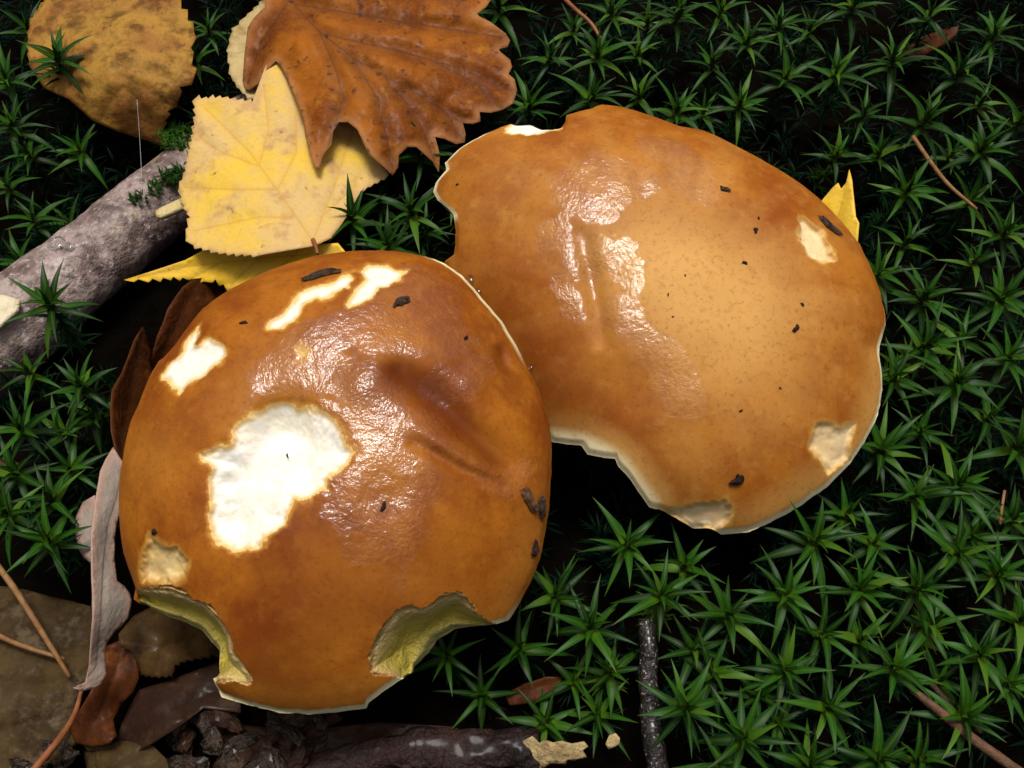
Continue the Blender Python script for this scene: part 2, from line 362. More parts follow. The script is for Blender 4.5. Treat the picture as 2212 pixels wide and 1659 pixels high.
left_virt = [(760, 540), (850, 541), (920, 552), (960, 568), (1000, 595), (1040, 640), (1085, 690), (1130, 770), (1165, 840), (1185, 900), (1193, 960), (1190, 1040), (1185, 1110), (1172, 1190), (1150, 1255), (1120, 1310), (1070, 1380), (990, 1450), (900, 1500), (790, 1535), (664, 1544), (540, 1525), (450, 1480), (370, 1400), (310, 1320), (276, 1235), (262, 1195), (254, 1120), (254, 1050), (260, 998), (266, 958), (276, 914), (296, 870), (320, 810), (372, 746), (404, 702), (436, 662), (488, 626), (540, 598), (600, 574), (680, 550)]
P1 = [(428, 978), (460, 974), (492, 958), (508, 918), (536, 890), (580, 870), (628, 866), (676, 882), (720, 910), (748, 946), (764, 978), (748, 1002), (720, 1022), (704, 1054), (672, 1074), (636, 1074), (628, 1098), (620, 1134), (596, 1151), (572, 1175), (548, 1191), (512, 1191), (468, 1179), (456, 1151), (444, 1111), (452, 1075), (448, 1035), (460, 1011), (432, 994)]
P2 = [(428, 698), (432, 714), (424, 738), (444, 730), (472, 738), (486, 758), (476, 782), (448, 798), (424, 826), (388, 846), (372, 830), (348, 810), (356, 790), (384, 766), (404, 726)]
P3 = [(576, 710), (588, 694), (620, 662), (640, 634), (672, 622), (704, 614), (740, 594), (764, 602), (752, 622), (728, 634), (696, 650), (680, 646), (660, 662), (640, 694), (612, 706)]
P4 = [(772, 586), (796, 572), (840, 578), (880, 586), (872, 602), (840, 618), (820, 622), (800, 646), (752, 666), (748, 658), (768, 630), (784, 602)]
P5 = [(636, 754), (652, 742), (664, 758), (656, 778), (640, 774)]
P6 = [(320, 1151), (344, 1171), (380, 1187), (400, 1211), (400, 1243), (376, 1259), (344, 1259), (304, 1259), (300, 1227), (308, 1183)]
B1 = [(290, 1271), (340, 1269), (365, 1270), (400, 1283), (440, 1303), (472, 1335), (500, 1375), (504, 1407), (524, 1431), (544, 1463), (536, 1483), (508, 1477), (470, 1467)]
B2 = [(1075, 1356), (1051, 1339), (1027, 1315), (1011, 1291), (983, 1279), (951, 1287), (911, 1311), (887, 1307), (851, 1315), (823, 1351), (803, 1395), (795, 1451), (823, 1455), (855, 1461), (888, 1470)]

def blob(p, onto, u, v, rpx, asp=1.0, ang=0.0):
    q = p-onto(np.array([(u, v)]))[0]; a = R(ang); x = q[:, 0]*math.cos(a)+q[:, 1]*math.sin(a); y = -q[:, 0]*math.sin(a)+q[:, 1]*math.cos(a)
    r = rpx*.000125; return np.exp(-((x/(r*asp))**2+(y/r)**2))
def paint_l(c, p, onto, de, th, dl):
    n = vnoise(p, 60, 31, 3); n2 = vnoise(p, 200, 33, 2)
    pale = np.clip(.45*blob(p, onto, 790, 960, 70, 1.6, -20)+.4*blob(p, onto, 600, 850, 90, 1.8, 10)+.35*blob(p, onto, 310, 1000, 80, 1, 0)+.25*n*(n > 0), 0, 1)
    pale = np.maximum(pale, .35*(1-sm(.004, .012, de))*sm(.3, .8, np.sin(th*1.0+2.6)))
    deep = np.clip(.75*np.exp(-(seg_dist(p, onto(np.array([(850, 800), (930, 850), (1000, 920), (1060, 990)])))/.0035)**2)+.5*np.exp(-(seg_dist(p, onto(np.array([(1078, 750), (1095, 800)])))/.0018)**2), 0, 1)  # shade of the groove and rim dent painted into the skin colour
    deep = np.clip(deep+.30*sm(.1, .6, vnoise(p, 36, 39, 3)+.25*blob(p, onto, 700, 1330, 200, 1.6, 0)), 0, 1)  # skin mottling, with painted shading over the lower cap
    cream = (1-sm(.0008, .0016, de))*np.clip(sm(-2.45, -2.3, th)*(1-sm(-.75, -.5, th))+sm(.55, .7, th)*(1-sm(1.15, 1.25, th)), 0, 1)
    wf = 0
    for b in ((885, 655, 95, 1.25, 60), (650, 790, 55, 1.9, 15), (800, 845, 55, 1.5, -30), (900, 700, 60, 1.6, -20), (1035, 795, 26, 1.6, 25), (960, 830, 40, 1.4, 0), (960, 960, 45, 2.0, -35), (1060, 1030, 40, 1.8, -30), (770, 930, 60, 1.7, 0), (830, 1075, 100, 1.25, 0), (1110, 1030, 30, 1.8, 40), (720, 720, 50, 2, 20)  ):
        wf = np.maximum(wf, blob(p, onto, *b))
    wet = sm(.30, .52, wf+.30*n+.28*n2+.12*vnoise(p, 700, 35, 2))
    return pale, deep, cream, wet
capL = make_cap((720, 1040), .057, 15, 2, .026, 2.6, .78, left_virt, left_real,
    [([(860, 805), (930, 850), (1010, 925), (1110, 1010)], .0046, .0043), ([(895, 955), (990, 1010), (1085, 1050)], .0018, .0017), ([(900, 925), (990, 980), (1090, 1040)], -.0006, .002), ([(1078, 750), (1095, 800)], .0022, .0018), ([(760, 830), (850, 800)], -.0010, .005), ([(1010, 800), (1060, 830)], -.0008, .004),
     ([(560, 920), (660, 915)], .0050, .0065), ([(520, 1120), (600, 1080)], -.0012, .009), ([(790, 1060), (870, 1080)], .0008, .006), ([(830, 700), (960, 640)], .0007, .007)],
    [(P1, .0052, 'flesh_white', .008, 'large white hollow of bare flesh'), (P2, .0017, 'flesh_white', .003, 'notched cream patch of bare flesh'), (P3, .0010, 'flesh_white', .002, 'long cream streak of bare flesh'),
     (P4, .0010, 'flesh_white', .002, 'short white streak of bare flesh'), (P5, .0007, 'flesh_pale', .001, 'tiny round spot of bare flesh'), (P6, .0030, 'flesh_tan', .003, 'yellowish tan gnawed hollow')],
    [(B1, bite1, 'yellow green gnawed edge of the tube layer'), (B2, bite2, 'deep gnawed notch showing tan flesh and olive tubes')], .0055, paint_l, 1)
tag(capL.root, 'shiny brown mushroom with a large white bare patch, its cap lying over the other mushroom', 'mushroom', 'two bolete mushrooms')

right_real = [(1296, 224), (1344, 226), (1367, 234), (1427, 252), (1467, 268), (1519, 280), (1583, 308), (1639, 336), (1687, 364), (1735, 396), (1779, 432), (1827, 484), (1859, 524), (1883, 572), (1903, 624), (1911, 660), (1913, 702), (1903, 746), (1905, 786), (1909, 838), (1905, 874), (1891, 910), (1871, 954), (1835, 1002), (1787, 1054), (1731, 1090), (1671, 1126), (1615, 1148), (1559, 1154), (1543, 1142), (1499, 1136), (1459, 1118), (1439, 1106), (1403, 1094), (1379, 1062), (1355, 1026), (1335, 1006), (1329, 990), (1304, 988), (1270, 980), (1256, 962), (1224, 958), (1196, 954),
    (1120, 890), (1050, 810), (1000, 720), (965, 630), (960, 562), (980, 548), (984, 500), (978, 460), (966, 446), (944, 430), (934, 412), (940, 392), (964, 364), (960, 348), (992, 320), (1044, 288), (1104, 264), (1144, 264), (1168, 272), (1212, 272), (1222, 262), (1224, 248), (1280, 232)]
right_virt = [(1296, 224), (1367, 234), (1427, 252), (1519, 280), (1583, 308), (1639, 336), (1687, 364), (1735, 396), (1779, 432), (1827, 484), (1859, 524), (1883, 572), (1903, 624), (1913, 702), (1910, 786), (1909, 838), (1905, 874), (1891, 910), (1871, 954), (1835, 1002), (1787, 1054), (1731, 1090), (1671, 1126), (1615, 1148), (1559, 1156), (1460, 1140), (1370, 1110), (1280, 1060), (1190, 1000), (1100, 920), (1020, 810), (965, 700), (935, 600), (925, 500), (930, 412), (955, 350), (992, 315), (1044, 285), (1104, 258), (1180, 240), (1240, 228)]
R1 = [(1723, 464), (1751, 480), (1775, 496), (1795, 532), (1805, 560), (1775, 568), (1747, 552), (1727, 520), (1723, 492)]
R2 = [(1763, 918), (1787, 912), (1815, 918), (1847, 916), (1843, 938), (1835, 966), (1835, 990), (1815, 1010), (1799, 1020), (1779, 1014), (1767, 986), (1751, 966), (1751, 938)]
R3 = [(1440, 1108), (1479, 1086), (1519, 1086), (1567, 1076), (1583, 1098), (1575, 1126), (1557, 1142), (1543, 1150), (1499, 1146), (1459, 1126)]
R4 = [(1092, 284), (1108, 258), (1144, 256), (1164, 264), (1212, 268), (1210, 276), (1184, 281), (1132, 292)]
def paint_r(c, p, onto, de, th, dl):
    n = vnoise(p, 50, 71, 3); n2 = vnoise(p, 200, 73, 2)
    pale = np.clip(.90*blob(p, onto, 1520, 600, 170, 1.3, -50)+.30*blob(p, onto, 1620, 760, 150, 1)+.4*blob(p, onto, 1330, 560, 120, 1.2, -70)+.25*np.maximum(n, 0), 0, 1)
    rightlow = sm(-1.5, -1.1, th)*(1-sm(-.35, -.1, th))
    pale = np.maximum(pale, .75*(1-sm(.001, .012, de))*rightlow)
    pale = np.clip(pale+.22*vnoise(np.c_[th*9, np.hypot(*p.T)*25], 1, 77, 3)*sm(.015, .04, np.hypot(*p.T)), 0, 1)
    notch = seg_dist(p, onto(np.array([(1196, 954), (1256, 962), (1304, 985), (1340, 1010), (1379, 1062), (1403, 1094)])))
    pale = np.maximum(pale, 1-sm(.002, .010, notch))
    cream = np.maximum((1-sm(.0007, .0016, de))*(sm(-1.65, -1.5, th)*(1-sm(-.2, .0, th))), (1-sm(.0008, .0042, notch))*(.9+.2*n2))
    cream = np.maximum(cream, (1-sm(.0010, .0018, de))*sm(2.25, 2.3, th)*(1-sm(2.66, 2.70, th)))
    deep = np.clip(.45*(1-sm(.004, .02, seg_dist(p, onto(np.array([(1200, 900), (1120, 780), (1040, 650)])))))+.25*np.maximum(-n, 0), 0, 1)  # painted shade where the other cap overlaps, plus random dark mottling
    wf = 0
    for b in ((1290, 420, 95, 1.15, 15), (1450, 325, 40, 2.2, -25), (1500, 400, 45, 1.5, -60), (1205, 500, 40, 1.6, 60), (1225, 640, 34, 2.4, -65), (1260, 560, 60, 1.5, -70), (1350, 690, 42, 1.8, -50), (1430, 780, 44, 2.2, -55), (1480, 850, 38, 1.6, -60), (1340, 560, 50, 1.6, -60)):
        wf = np.maximum(wf, blob(p, onto, *b))
    wet = sm(.30, .55, wf+.28*n+.28*n2+.12*vnoise(p, 700, 35, 2))
    return pale, deep, cream, wet
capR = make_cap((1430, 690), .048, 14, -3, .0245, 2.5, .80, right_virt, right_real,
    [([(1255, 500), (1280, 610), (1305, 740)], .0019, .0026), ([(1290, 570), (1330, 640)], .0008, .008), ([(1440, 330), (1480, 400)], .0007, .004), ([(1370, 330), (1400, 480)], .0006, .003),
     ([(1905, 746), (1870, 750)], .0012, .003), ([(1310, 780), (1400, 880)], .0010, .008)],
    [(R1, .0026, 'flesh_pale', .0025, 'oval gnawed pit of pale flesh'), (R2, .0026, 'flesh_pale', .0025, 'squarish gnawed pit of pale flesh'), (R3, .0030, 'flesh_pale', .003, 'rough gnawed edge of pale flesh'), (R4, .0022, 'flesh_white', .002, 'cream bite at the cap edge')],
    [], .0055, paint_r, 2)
tag(capR.root, 'wide tan brown mushroom with pale centre and small gnawed pits, half under the other mushroom', 'mushroom', 'two bolete mushrooms')

# ------------------------------------------------------------------ fallen leaves
def tps(ctrl):
    c = np.array(ctrl, float); P = c[:, :2]/500; n = len(c)
    if n == 1: return lambda q: np.full(len(q), c[0, 2])
    U = lambda r: np.where(r > 0, r*r*np.log(r+1e-12), 0)
    K = U(np.hypot(P[:, None, 0]-P[None, :, 0], P[:, None, 1]-P[None, :, 1]))+1e-6*np.eye(n)
    Q = np.c_[np.ones(n), P]; A = np.block([[K, Q], [Q.T, np.zeros((3, 3))]])
    s = np.linalg.lstsq(A, np.r_[c[:, 2], 0, 0, 0], rcond=None)[0]
    def f(q):
        q = np.asarray(q, float)/500
        return U(np.hypot(q[:, None, 0]-P[None, :, 0], q[:, None, 1]-P[None, :, 1]))@s[:n]+s[n]+q@s[n+1:]
    return f
def serrate(pts, amp, period, sub=2, sharp=.75, rnd=None):
    """saw teeth along an open line"""
    rnd = rnd or random; P = np.array(pts, float); out = []
    for a, b in zip(P[:-1], P[1:]):
        L = np.hypot(*(b-a)); n = max(1, int(round(L/period))); t = (b-a)/L; nrm = np.array([t[1], -t[0]])
        for k in range(n):
            q = a+(b-a)*(k/n); out.append(q)
            am = amp*rnd.uniform(.6, 1.3); out.append(a+(b-a)*((k+sharp)/n)+nrm*am)
    out.append(P[-1]); return [tuple(x) for x in out]
def smooth_poly(pts, it=1):
    for _ in range(it):
        q = []
        for i in range(len(pts)):
            a = np.array(pts[i]); b = np.array(pts[(i+1) % len(pts)]); q += [tuple(a*.75+b*.25), tuple(a*.25+b*.75)]
        pts = q
    return pts
def leaf(name, outline, ctrl, mat, veins=(), label=None, cat='leaf', group=None, step=9, bump=.0006, vdepth=.0008, vw=6, seed=0, thick=.00035, parent=None, wave=0.0, extra=None, vwide=0.0):
    O = [Vector(p) for p in outline]; n = len(O); ol = np.array(outline, float)
    lo, hi = ol.min(0), ol.max(0); rg = np.random.default_rng(seed+5)
    gx, gy = np.meshgrid(np.arange(lo[0], hi[0], step), np.arange(lo[1], hi[1], step*.87)); gx = gx+(np.arange(gx.shape[0]) % 2)[:, None]*step/2
    g = np.c_[gx.ravel(), gy.ravel()]+rg.uniform(-.2, .2, (gx.size, 2))*step
    g = g[sdf(g, ol) < -step*.45]
    vp = []
    for l in veins:
        l = np.array(l, float)
        for a_, b_ in zip(l[:-1], l[1:]):
            nn = max(1, int(np.hypot(*(b_-a_))/5)); tt = (b_-a_)/np.hypot(*(b_-a_)); nr = np.array([-tt[1], tt[0]])
            for k in range(nn):
                c_ = a_+(b_-a_)*k/nn; vp += [c_, c_+nr*3.2, c_-nr*3.2]
    if vp:
        vp = np.array(vp); vp = vp[sdf(vp, ol) < -1.5]; g = g[np.min(np.hypot(g[:, None, 0]-vp[None, :, 0], g[:, None, 1]-vp[None, :, 1]), 1) > 3.5]; g = np.r_[g, vp]
    V, E, F, *_ = geometry.delaunay_2d_cdt(O+[Vector(p) for p in g], [], [list(range(n))], 1, 1e-5)
    q = np.array([tuple(x) for x in V]); zf = tps(ctrl); z = zf(q)
    vd = np.full(len(q), 1e9)
    for l in veins: vd = np.minimum(vd, seg_dist(q, l))
    vein = np.maximum(np.exp(-(vd/(vw*.45))**2), vwide*np.exp(-(vd/(vw*2.4))**2))
    z = z-vdepth*np.exp(-(vd/(vw*2.2))**2)+bump*vnoise(q, 1/26, seed, 3)+wave*vnoise(q, 1/110, seed+3, 2)
    if extra: z = z+extra(q)
    ed = seg_dist(q, ol, True); edge = 1-sm(0, 22, ed)
    W = at(q, z); o = mesh_obj(name, W, F, mat, parent, attrs=dict(vein=vein, edge=edge*.7))
    sol = o.modifiers.new('thickness', 'SOLIDIFY'); sol.thickness = thick; sol.offset = 0
    if label: tag(o, label, cat, group)
    return o
FL = 'fallen autumn leaves'
# tan birch leaf
a = serrate([(100, -10), (65, 40), (56, 95), (62, 140)], 5, 24)
a += [(95, 190), (150, 215), (200, 260), (256, 284), (320, 304), (357, 318)]
a = [(100, -60)]+a[0:]+serrate([(357, 318), (352, 280), (362, 240), (384, 222), (388, 188), (418, 172), (414, 142), (412, 104), (420, 72), (392, 20), (368, -40)], -9, 26)
leaf('birch_leaf', a, [(60, 90, .034), (240, 0, .040), (420, 80, .042), (240, 150, .042), (400, 190, .040), (150, 215, .033), (357, 318, .018), (250, 285, .024), (100, -60, .034)], M['leaf_birch'],
     [[(165, -60), (200, 40), (260, 160), (345, 305)], [(200, 40), (120, 100)], [(185, 10), (330, 30), (400, 60)], [(215, 75), (330, 100), (410, 140)], [(240, 130), (380, 175)], [(260, 160), (370, 230)], [(230, 110), (140, 180)], [(270, 185), (220, 250)]],
     'broad tan birch leaf with brown spots and toothed edge beside the bark branch', group=FL, seed=1, wave=.001)
# yellow leaf under the rusty leaf
yl = serrate([(420, 215), (480, 212), (545, 222)], 7, 16)+[(560, 180), (575, 140), (605, 120), (660, 180), (730, 225), (790, 280)]+serrate([(790, 280), (815, 330), (838, 380), (780, 412)], 4, 15)
yl += [(765, 440), (740, 482), (715, 515), (678, 532), (600, 545), (560, 552)]+serrate([(560, 552), (470, 545), (418, 530), (402, 512), (412, 470), (398, 445), (387, 408), (402, 370), (418, 290), (424, 250), (420, 215)], 6, 18)
leaf('yellow_leaf', yl, [(420, 215, .037), (600, 130, .041), (640, 300, .041), (838, 380, .036), (700, 520, .046), (560, 550, .045), (402, 512, .040), (390, 410, .036), (540, 400, .043)], M['leaf_yellow'],
     [[(676, 522), (620, 440), (540, 330), (440, 230)], [(676, 522), (720, 410), (760, 290)], [(640, 470), (560, 470), (415, 500)], [(600, 410), (500, 410), (395, 405)], [(560, 360), (480, 330), (420, 290)], [(600, 410), (640, 330), (640, 240)], [(560, 360), (580, 280), (570, 180)], [(700, 465), (770, 400)]],
     'speckled yellow leaf with toothed edge lying under the rusty lobed leaf', group=FL, seed=2, wave=.0012)
leaf('yellow_leaf', [(268, 605)]+[(330, 585), (400, 562), (440, 540), (540, 535), (640, 530), (730, 525), (760, 560), (700, 600), (600, 640), (520, 650)]+serrate([(500, 625), (466, 603), (440, 608), (415, 602), (375, 598), (330, 602), (268, 605)], 7, 26, sharp=.3),
     [(268, 605, .030), (440, 545, .036), (640, 530, .041), (760, 560, .042), (600, 640, .034), (466, 605, .032)], M['leaf_yellow2'],
     [[(720, 545), (560, 558), (400, 577), (272, 605)], [(560, 558), (500, 615)], [(640, 550), (560, 610)], [(480, 566), (420, 598)]],
     'bright yellow pointed leaf tucked under the cap with the white bare patch', group=FL, seed=3)
# pale leaf behind the oak leaf
leaf('pale_leaf', serrate([(600, 215), (535, 215), (512, 190), (494, 160), (489, 110), (500, 62), (535, 30), (560, 5), (600, -30)], -4, 22)+[(700, -30), (700, 120)],
     [(490, 110, .033), (600, -30, .037), (600, 215, .035), (700, 100, .036)], M['leaf_pale'], [[(700, 60), (500, 120)]], 'pale tan leaf edge showing behind the rusty lobed leaf', group=FL, seed=4)
# rusty lobed leaf
ok = [(576, -40), (572, 16), (548, 40), (536, 60), (528, 120), (524, 176), (530, 194), (540, 195), (560, 180), (576, 152), (596, 132), (604, 140), (616, 160), (636, 208), (656, 264), (660, 296), (672, 340), (680, 360), (690, 365), (696, 342), (702, 330), (716, 314), (720, 285), (732, 264), (752, 264), (772, 280), (796, 332), (830, 362), (848, 380), (860, 362), (862, 335), (880, 318), (900, 318), (935, 350), (948, 372), (950, 335), (940, 296), (960, 300), (985, 312), (1004, 308), (1006, 290), (1000, 266), (1022, 268), (1038, 262), (1036, 242), (1060, 244), (1085, 238), (1108, 224), (1117, 196), (1112, 172), (1098, 160), (1106, 146), (1102, 130), (1080, 112), (1078, 106), (1096, 102), (1102, 88), (1092, 72), (1060, 48), (1036, 36), (1030, 30), (1050, 16), (1066, -8), (1072, -50)]
leaf('lobed_leaf', ok, [(536, 60, .040), (530, 194, .036), (620, 100, .046), (690, 365, .046), (660, 264, .046), (750, 120, .050), (848, 380, .042), (940, 350, .039), (900, 200, .047), (1110, 200, .043), (1090, 80, .044), (1070, -50, .046), (800, -40, .049), (576, -40, .042)], M['leaf_oak'],
     [[(600, -30), (680, 60), (760, 125), (880, 190), (1000, 265)], [(625, 0), (690, 70), (725, 150), (742, 210), (700, 350)], [(760, 125), (820, 220), (850, 370)], [(700, 75), (860, 110), (1000, 150), (1110, 200)], [(640, 10), (850, 45), (1090, 82)], [(620, 10), (565, 90), (535, 185)], [(830, 165), (900, 250), (940, 350)], [(880, 190), (960, 240), (1000, 300)], [(930, 130), (1030, 180), (1080, 235)]],
     'large rusty brown lobed leaf with dark veins lying on the yellow leaf', group=FL, seed=5, step=8, bump=.0010, vdepth=.0016, vw=8, wave=.0016, vwide=.55)
# yellow tip by the right mushroom
leaf('yellow_leaf_tip', [(1740, 440), (1775, 434), (1800, 404), (1811, 395), (1817, 408), (1828, 395), (1835, 366), (1841, 390), (1843, 412), (1846, 440), (1849, 468), (1856, 482), (1853, 522), (1840, 560), (1790, 540)], [(1740, 440, .026), (1835, 366, .036), (1853, 522, .030), (1790, 540, .024)], M['leaf_yellow2'], [[(1790, 540), (1825, 420)]],
     'small bright yellow leaf tip sticking out behind the tan mushroom cap', group=FL, seed=6, bump=.0003)
# rust leaves at the left of the left cap
leaf('curled_rust_leaf', [(308, 706), (316, 725), (328, 750), (326, 780), (330, 800), (345, 830), (320, 900), (290, 960), (262, 1000), (250, 975), (240, 930), (239, 880), (242, 842), (262, 808), (276, 774), (290, 735)], [(308, 706, .042), (328, 750, .034), (345, 830, .028), (240, 880, .046), (262, 1000, .044), (290, 960, .034)], M['leaf_rust'], [[(308, 710), (290, 800), (270, 900), (258, 990)]],
     'narrow curled rust red leaf standing against the cap with the white bare patch', group=FL, seed=7, bump=.0004)
leaf('folded_brown_leaf', [(420, 602), (440, 600), (462, 602), (500, 640), (470, 720), (400, 800), (335, 850), (322, 800), (332, 754), (340, 725), (352, 698), (362, 668), (376, 646), (395, 620)], [(420, 602, .034), (462, 602, .028), (332, 754, .034), (335, 850, .020), (470, 720, .020), (500, 640, .020)], M['leaf_rust'], [[(430, 605), (380, 700), (335, 800)]],
     'folded dark brown leaf under the pointed tip of the bright yellow leaf', group=FL, seed=8, bump=.0004)
gl = [(244, 966), (256, 985), (268, 1003), (280, 1018), (279, 1040), (274, 1058), (262, 1092), (252, 1130), (248, 1163), (247, 1210), (252, 1255), (268, 1266), (280, 1282), (285, 1300), (276, 1335), (262, 1352), (246, 1365), (232, 1385), (226, 1405), (228, 1430), (231, 1455), (224, 1474), (205, 1486), (180, 1492), (158, 1486), (184, 1474), (192, 1440), (198, 1355), (198, 1255), (196, 1155), (206, 1080), (216, 1018), (228, 992)]
leaf('grey_leaf', gl, [(244, 966, .046), (280, 1018, .045), (216, 1018, .050), (196, 1155, .052), (250, 1190, .044), (198, 1355, .046), (284, 1300, .038), (228, 1400, .036), (160, 1486, .034), (224, 1474, .030)], M['leaf_grey'],
     [[(262, 1010), (252, 1070), (232, 1130), (222, 1210), (216, 1330), (206, 1440), (170, 1486)]], 'pale grey curled leaf with wavy edge standing beside the gnawed cap', group=FL, seed=9, bump=.0003, vdepth=.0003, vw=5, step=6)
leaf('grey_leaf_scrap', [(205, 1070), (180, 1085), (165, 1115), (162, 1150), (170, 1185), (182, 1205), (210, 1225), (225, 1150)], [(180, 1085, .030), (162, 1150, .028), (210, 1225, .032), (225, 1150, .036)], M['leaf_grey'], [], 'grey leaf scrap mostly hidden behind the pale grey curled leaf', group=FL, seed=10)
LT = 'wet brown leaf litter'
leaf('olive_leaf', [(-60, 1262), (20, 1268), (60, 1275), (110, 1290), (150, 1298), (195, 1310), (215, 1350), (205, 1420), (185, 1480), (160, 1540), (150, 1590), (110, 1640), (70, 1720), (-60, 1740)], [(-60, 1262, .014), (195, 1310, .012), (160, 1540, .014), (-60, 1740, .020), (60, 1420, .019), (70, 1720, .013)], M['leaf_olive'],
     [[(200, 1400), (110, 1420), (0, 1380)], [(150, 1540), (60, 1560), (-50, 1600)], [(170, 1470), (60, 1480), (-40, 1470)], [(110, 1420), (90, 1330)]], 'large mottled olive brown leaf flat on the ground beneath two dry stalks', group=LT, seed=11, wave=.001)
leaf('toothed_brown_leaf', [(256, 1370), (290, 1330), (330, 1310), (400, 1320), (470, 1370), (500, 1400), (470, 1420)]+serrate([(470, 1420), (400, 1432), (378, 1445), (376, 1464), (330, 1466), (304, 1462)], -7, 16)+[(300, 1432), (280, 1402), (258, 1398)], [(256, 1370, .020), (400, 1320, .014), (470, 1420, .012), (304, 1462, .016), (340, 1400, .021)], M['leaf_tan'], [[(450, 1380), (350, 1400), (270, 1385)], [(350, 1400), (340, 1460)]], 'brown toothed leaf under the bitten edge of the mushroom cap', group=LT, seed=12)
leaf('rust_litter_leaf', [(215, 1425), (232, 1395), (262, 1382), (290, 1400), (300, 1430), (300, 1465), (288, 1495), (262, 1520), (244, 1555), (252, 1590), (236, 1606), (200, 1612), (165, 1606), (150, 1575), (168, 1540), (195, 1495)], [(232, 1395, .016), (300, 1440, .016), (262, 1520, .012), (240, 1600, .018), (155, 1580, .013), (200, 1500, .022)], M['leaf_rust'], [[(270, 1395), (230, 1500), (190, 1605)]], 'dark rust leaf lying beneath the foot of the pale grey leaf', group=LT, seed=13)
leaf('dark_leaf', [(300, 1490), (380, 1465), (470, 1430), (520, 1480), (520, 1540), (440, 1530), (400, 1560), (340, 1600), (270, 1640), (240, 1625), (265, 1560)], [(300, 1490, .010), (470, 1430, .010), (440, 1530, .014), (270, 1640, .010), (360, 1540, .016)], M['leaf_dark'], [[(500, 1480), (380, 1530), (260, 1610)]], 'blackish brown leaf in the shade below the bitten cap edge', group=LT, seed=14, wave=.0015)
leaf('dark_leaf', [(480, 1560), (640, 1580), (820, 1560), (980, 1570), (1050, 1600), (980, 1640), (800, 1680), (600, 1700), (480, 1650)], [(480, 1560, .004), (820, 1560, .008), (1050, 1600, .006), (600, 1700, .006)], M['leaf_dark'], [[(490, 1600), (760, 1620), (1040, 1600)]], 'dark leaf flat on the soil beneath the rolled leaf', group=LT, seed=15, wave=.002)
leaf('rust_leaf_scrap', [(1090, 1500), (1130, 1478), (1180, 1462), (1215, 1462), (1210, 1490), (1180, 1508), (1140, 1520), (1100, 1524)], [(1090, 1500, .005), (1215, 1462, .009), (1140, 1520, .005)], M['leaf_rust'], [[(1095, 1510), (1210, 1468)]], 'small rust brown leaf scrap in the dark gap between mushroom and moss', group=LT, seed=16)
leaf('brown_moss_leaf', [(1950, 112), (1985, 82), (2030, 66), (2072, 56), (2066, 76), (2040, 95), (2000, 118), (1965, 125)], [(1950, 112, .010), (2072, 56, .020), (2000, 118, .012)], M['leaf_rust'], [[(1955, 115), (2065, 62)]], 'dark red brown leaf half hidden among the moss shoots', group=LT, seed=17)
leaf('rust_leaf_scrap', [(-20, 1010), (10, 985), (40, 1000), (30, 1035), (5, 1060), (-20, 1065)], [(-20, 1010, .012), (40, 1000, .014), (5, 1060, .010)], M['leaf_tan'], [], 'small rusty leaf scrap at the foot of the moss beside the branch', group=LT, seed=18)
leaf('litter_leaf', [(180, 1620), (260, 1600), (330, 1610), (380, 1660), (330, 1720), (200, 1720)], [(180, 1620, .006), (330, 1610, .010), (300, 1720, .008), (250, 1650, .013)], M['leaf_olive'], [[(190, 1690), (340, 1620)]], 'wrinkled olive leaf scrap among the wet crumbled litter', group=LT, seed=19, wave=.002)

# ------------------------------------------------------------------ branch, sticks, stalks
def tube(name, pts, rad, mat, parent=None, seg=14, rn=.08, sub=6, seed=0, nsc=900, flat=1.0, caps=True):
    P = np.array(pts, float); t = np.arange(len(P)); tt = np.linspace(0, len(P)-1, (len(P)-1)*sub+1)
    if len(P) > 2:                                                        # Catmull-Rom
        Q = np.r_[[2*P[0]-P[1]], P, [2*P[-1]-P[-2]]]; C_ = []
        for x in tt:
            i = min(int(x), len(P)-2); f = x-i; a, b, c_, d = Q[i:i+4]
            C_.append(.5*((2*b)+(c_-a)*f+(2*a-5*b+4*c_-d)*f*f+(3*b-a-3*c_+d)*f**3))
        Cc = np.array(C_)
    else: Cc = np.c_[[np.interp(tt, t, P[:, k]) for k in range(3)]].T
    rr = np.interp(tt, t, np.broadcast_to(rad, len(P)) if np.ndim(rad) == 0 else np.interp(t, np.linspace(0, len(P)-1, len(rad)), rad))
    V = []
    for k in range(len(Cc)):
        d = Cc[min(k+1, len(Cc)-1)]-Cc[max(k-1, 0)]; d /= np.linalg.norm(d)
        s = np.cross(d, [0, 0, 1.0]); s /= np.linalg.norm(s)+1e-9; u = np.cross(s, d)
        for q in range(seg):
            a_ = q/seg*2*math.pi; V.append(Cc[k]+rr[k]*(math.cos(a_)*s+math.sin(a_)*u*flat))
    V = np.array(V); ctr = np.repeat(Cc, seg, 0); V = ctr+(V-ctr)*(1+rn*vnoise(V, nsc, seed, 3))[:, None]
    F = [(k*seg+q, k*seg+(q+1) % seg, (k+1)*seg+(q+1) % seg, (k+1)*seg+q) for k in range(len(Cc)-1) for q in range(seg)]
    if caps: F += [tuple(range(seg))[::-1], tuple(range((len(Cc)-1)*seg, len(Cc)*seg))]
    return mesh_obj(name, V, F, mat, parent)
lp = [at1(-160, 860, .014), at1(-20, 745, .015), at1(90, 650, .016), at1(210, 550, .015), at1(330, 450, .014), at1(450, 350, .012), at1(560, 260, .010)]
broot = empty('bark_branch', (lp[2][0], lp[2][1], 0)); tag(broot, 'mottled grey pink bark branch lying on the ground under the yellow leaves', 'branch')
tube('bark', lp, [.0150, .0150, .0140, .0132, .0125, .012, .011], M['bark'], broot, seg=56, rn=.07, sub=22, nsc=130)
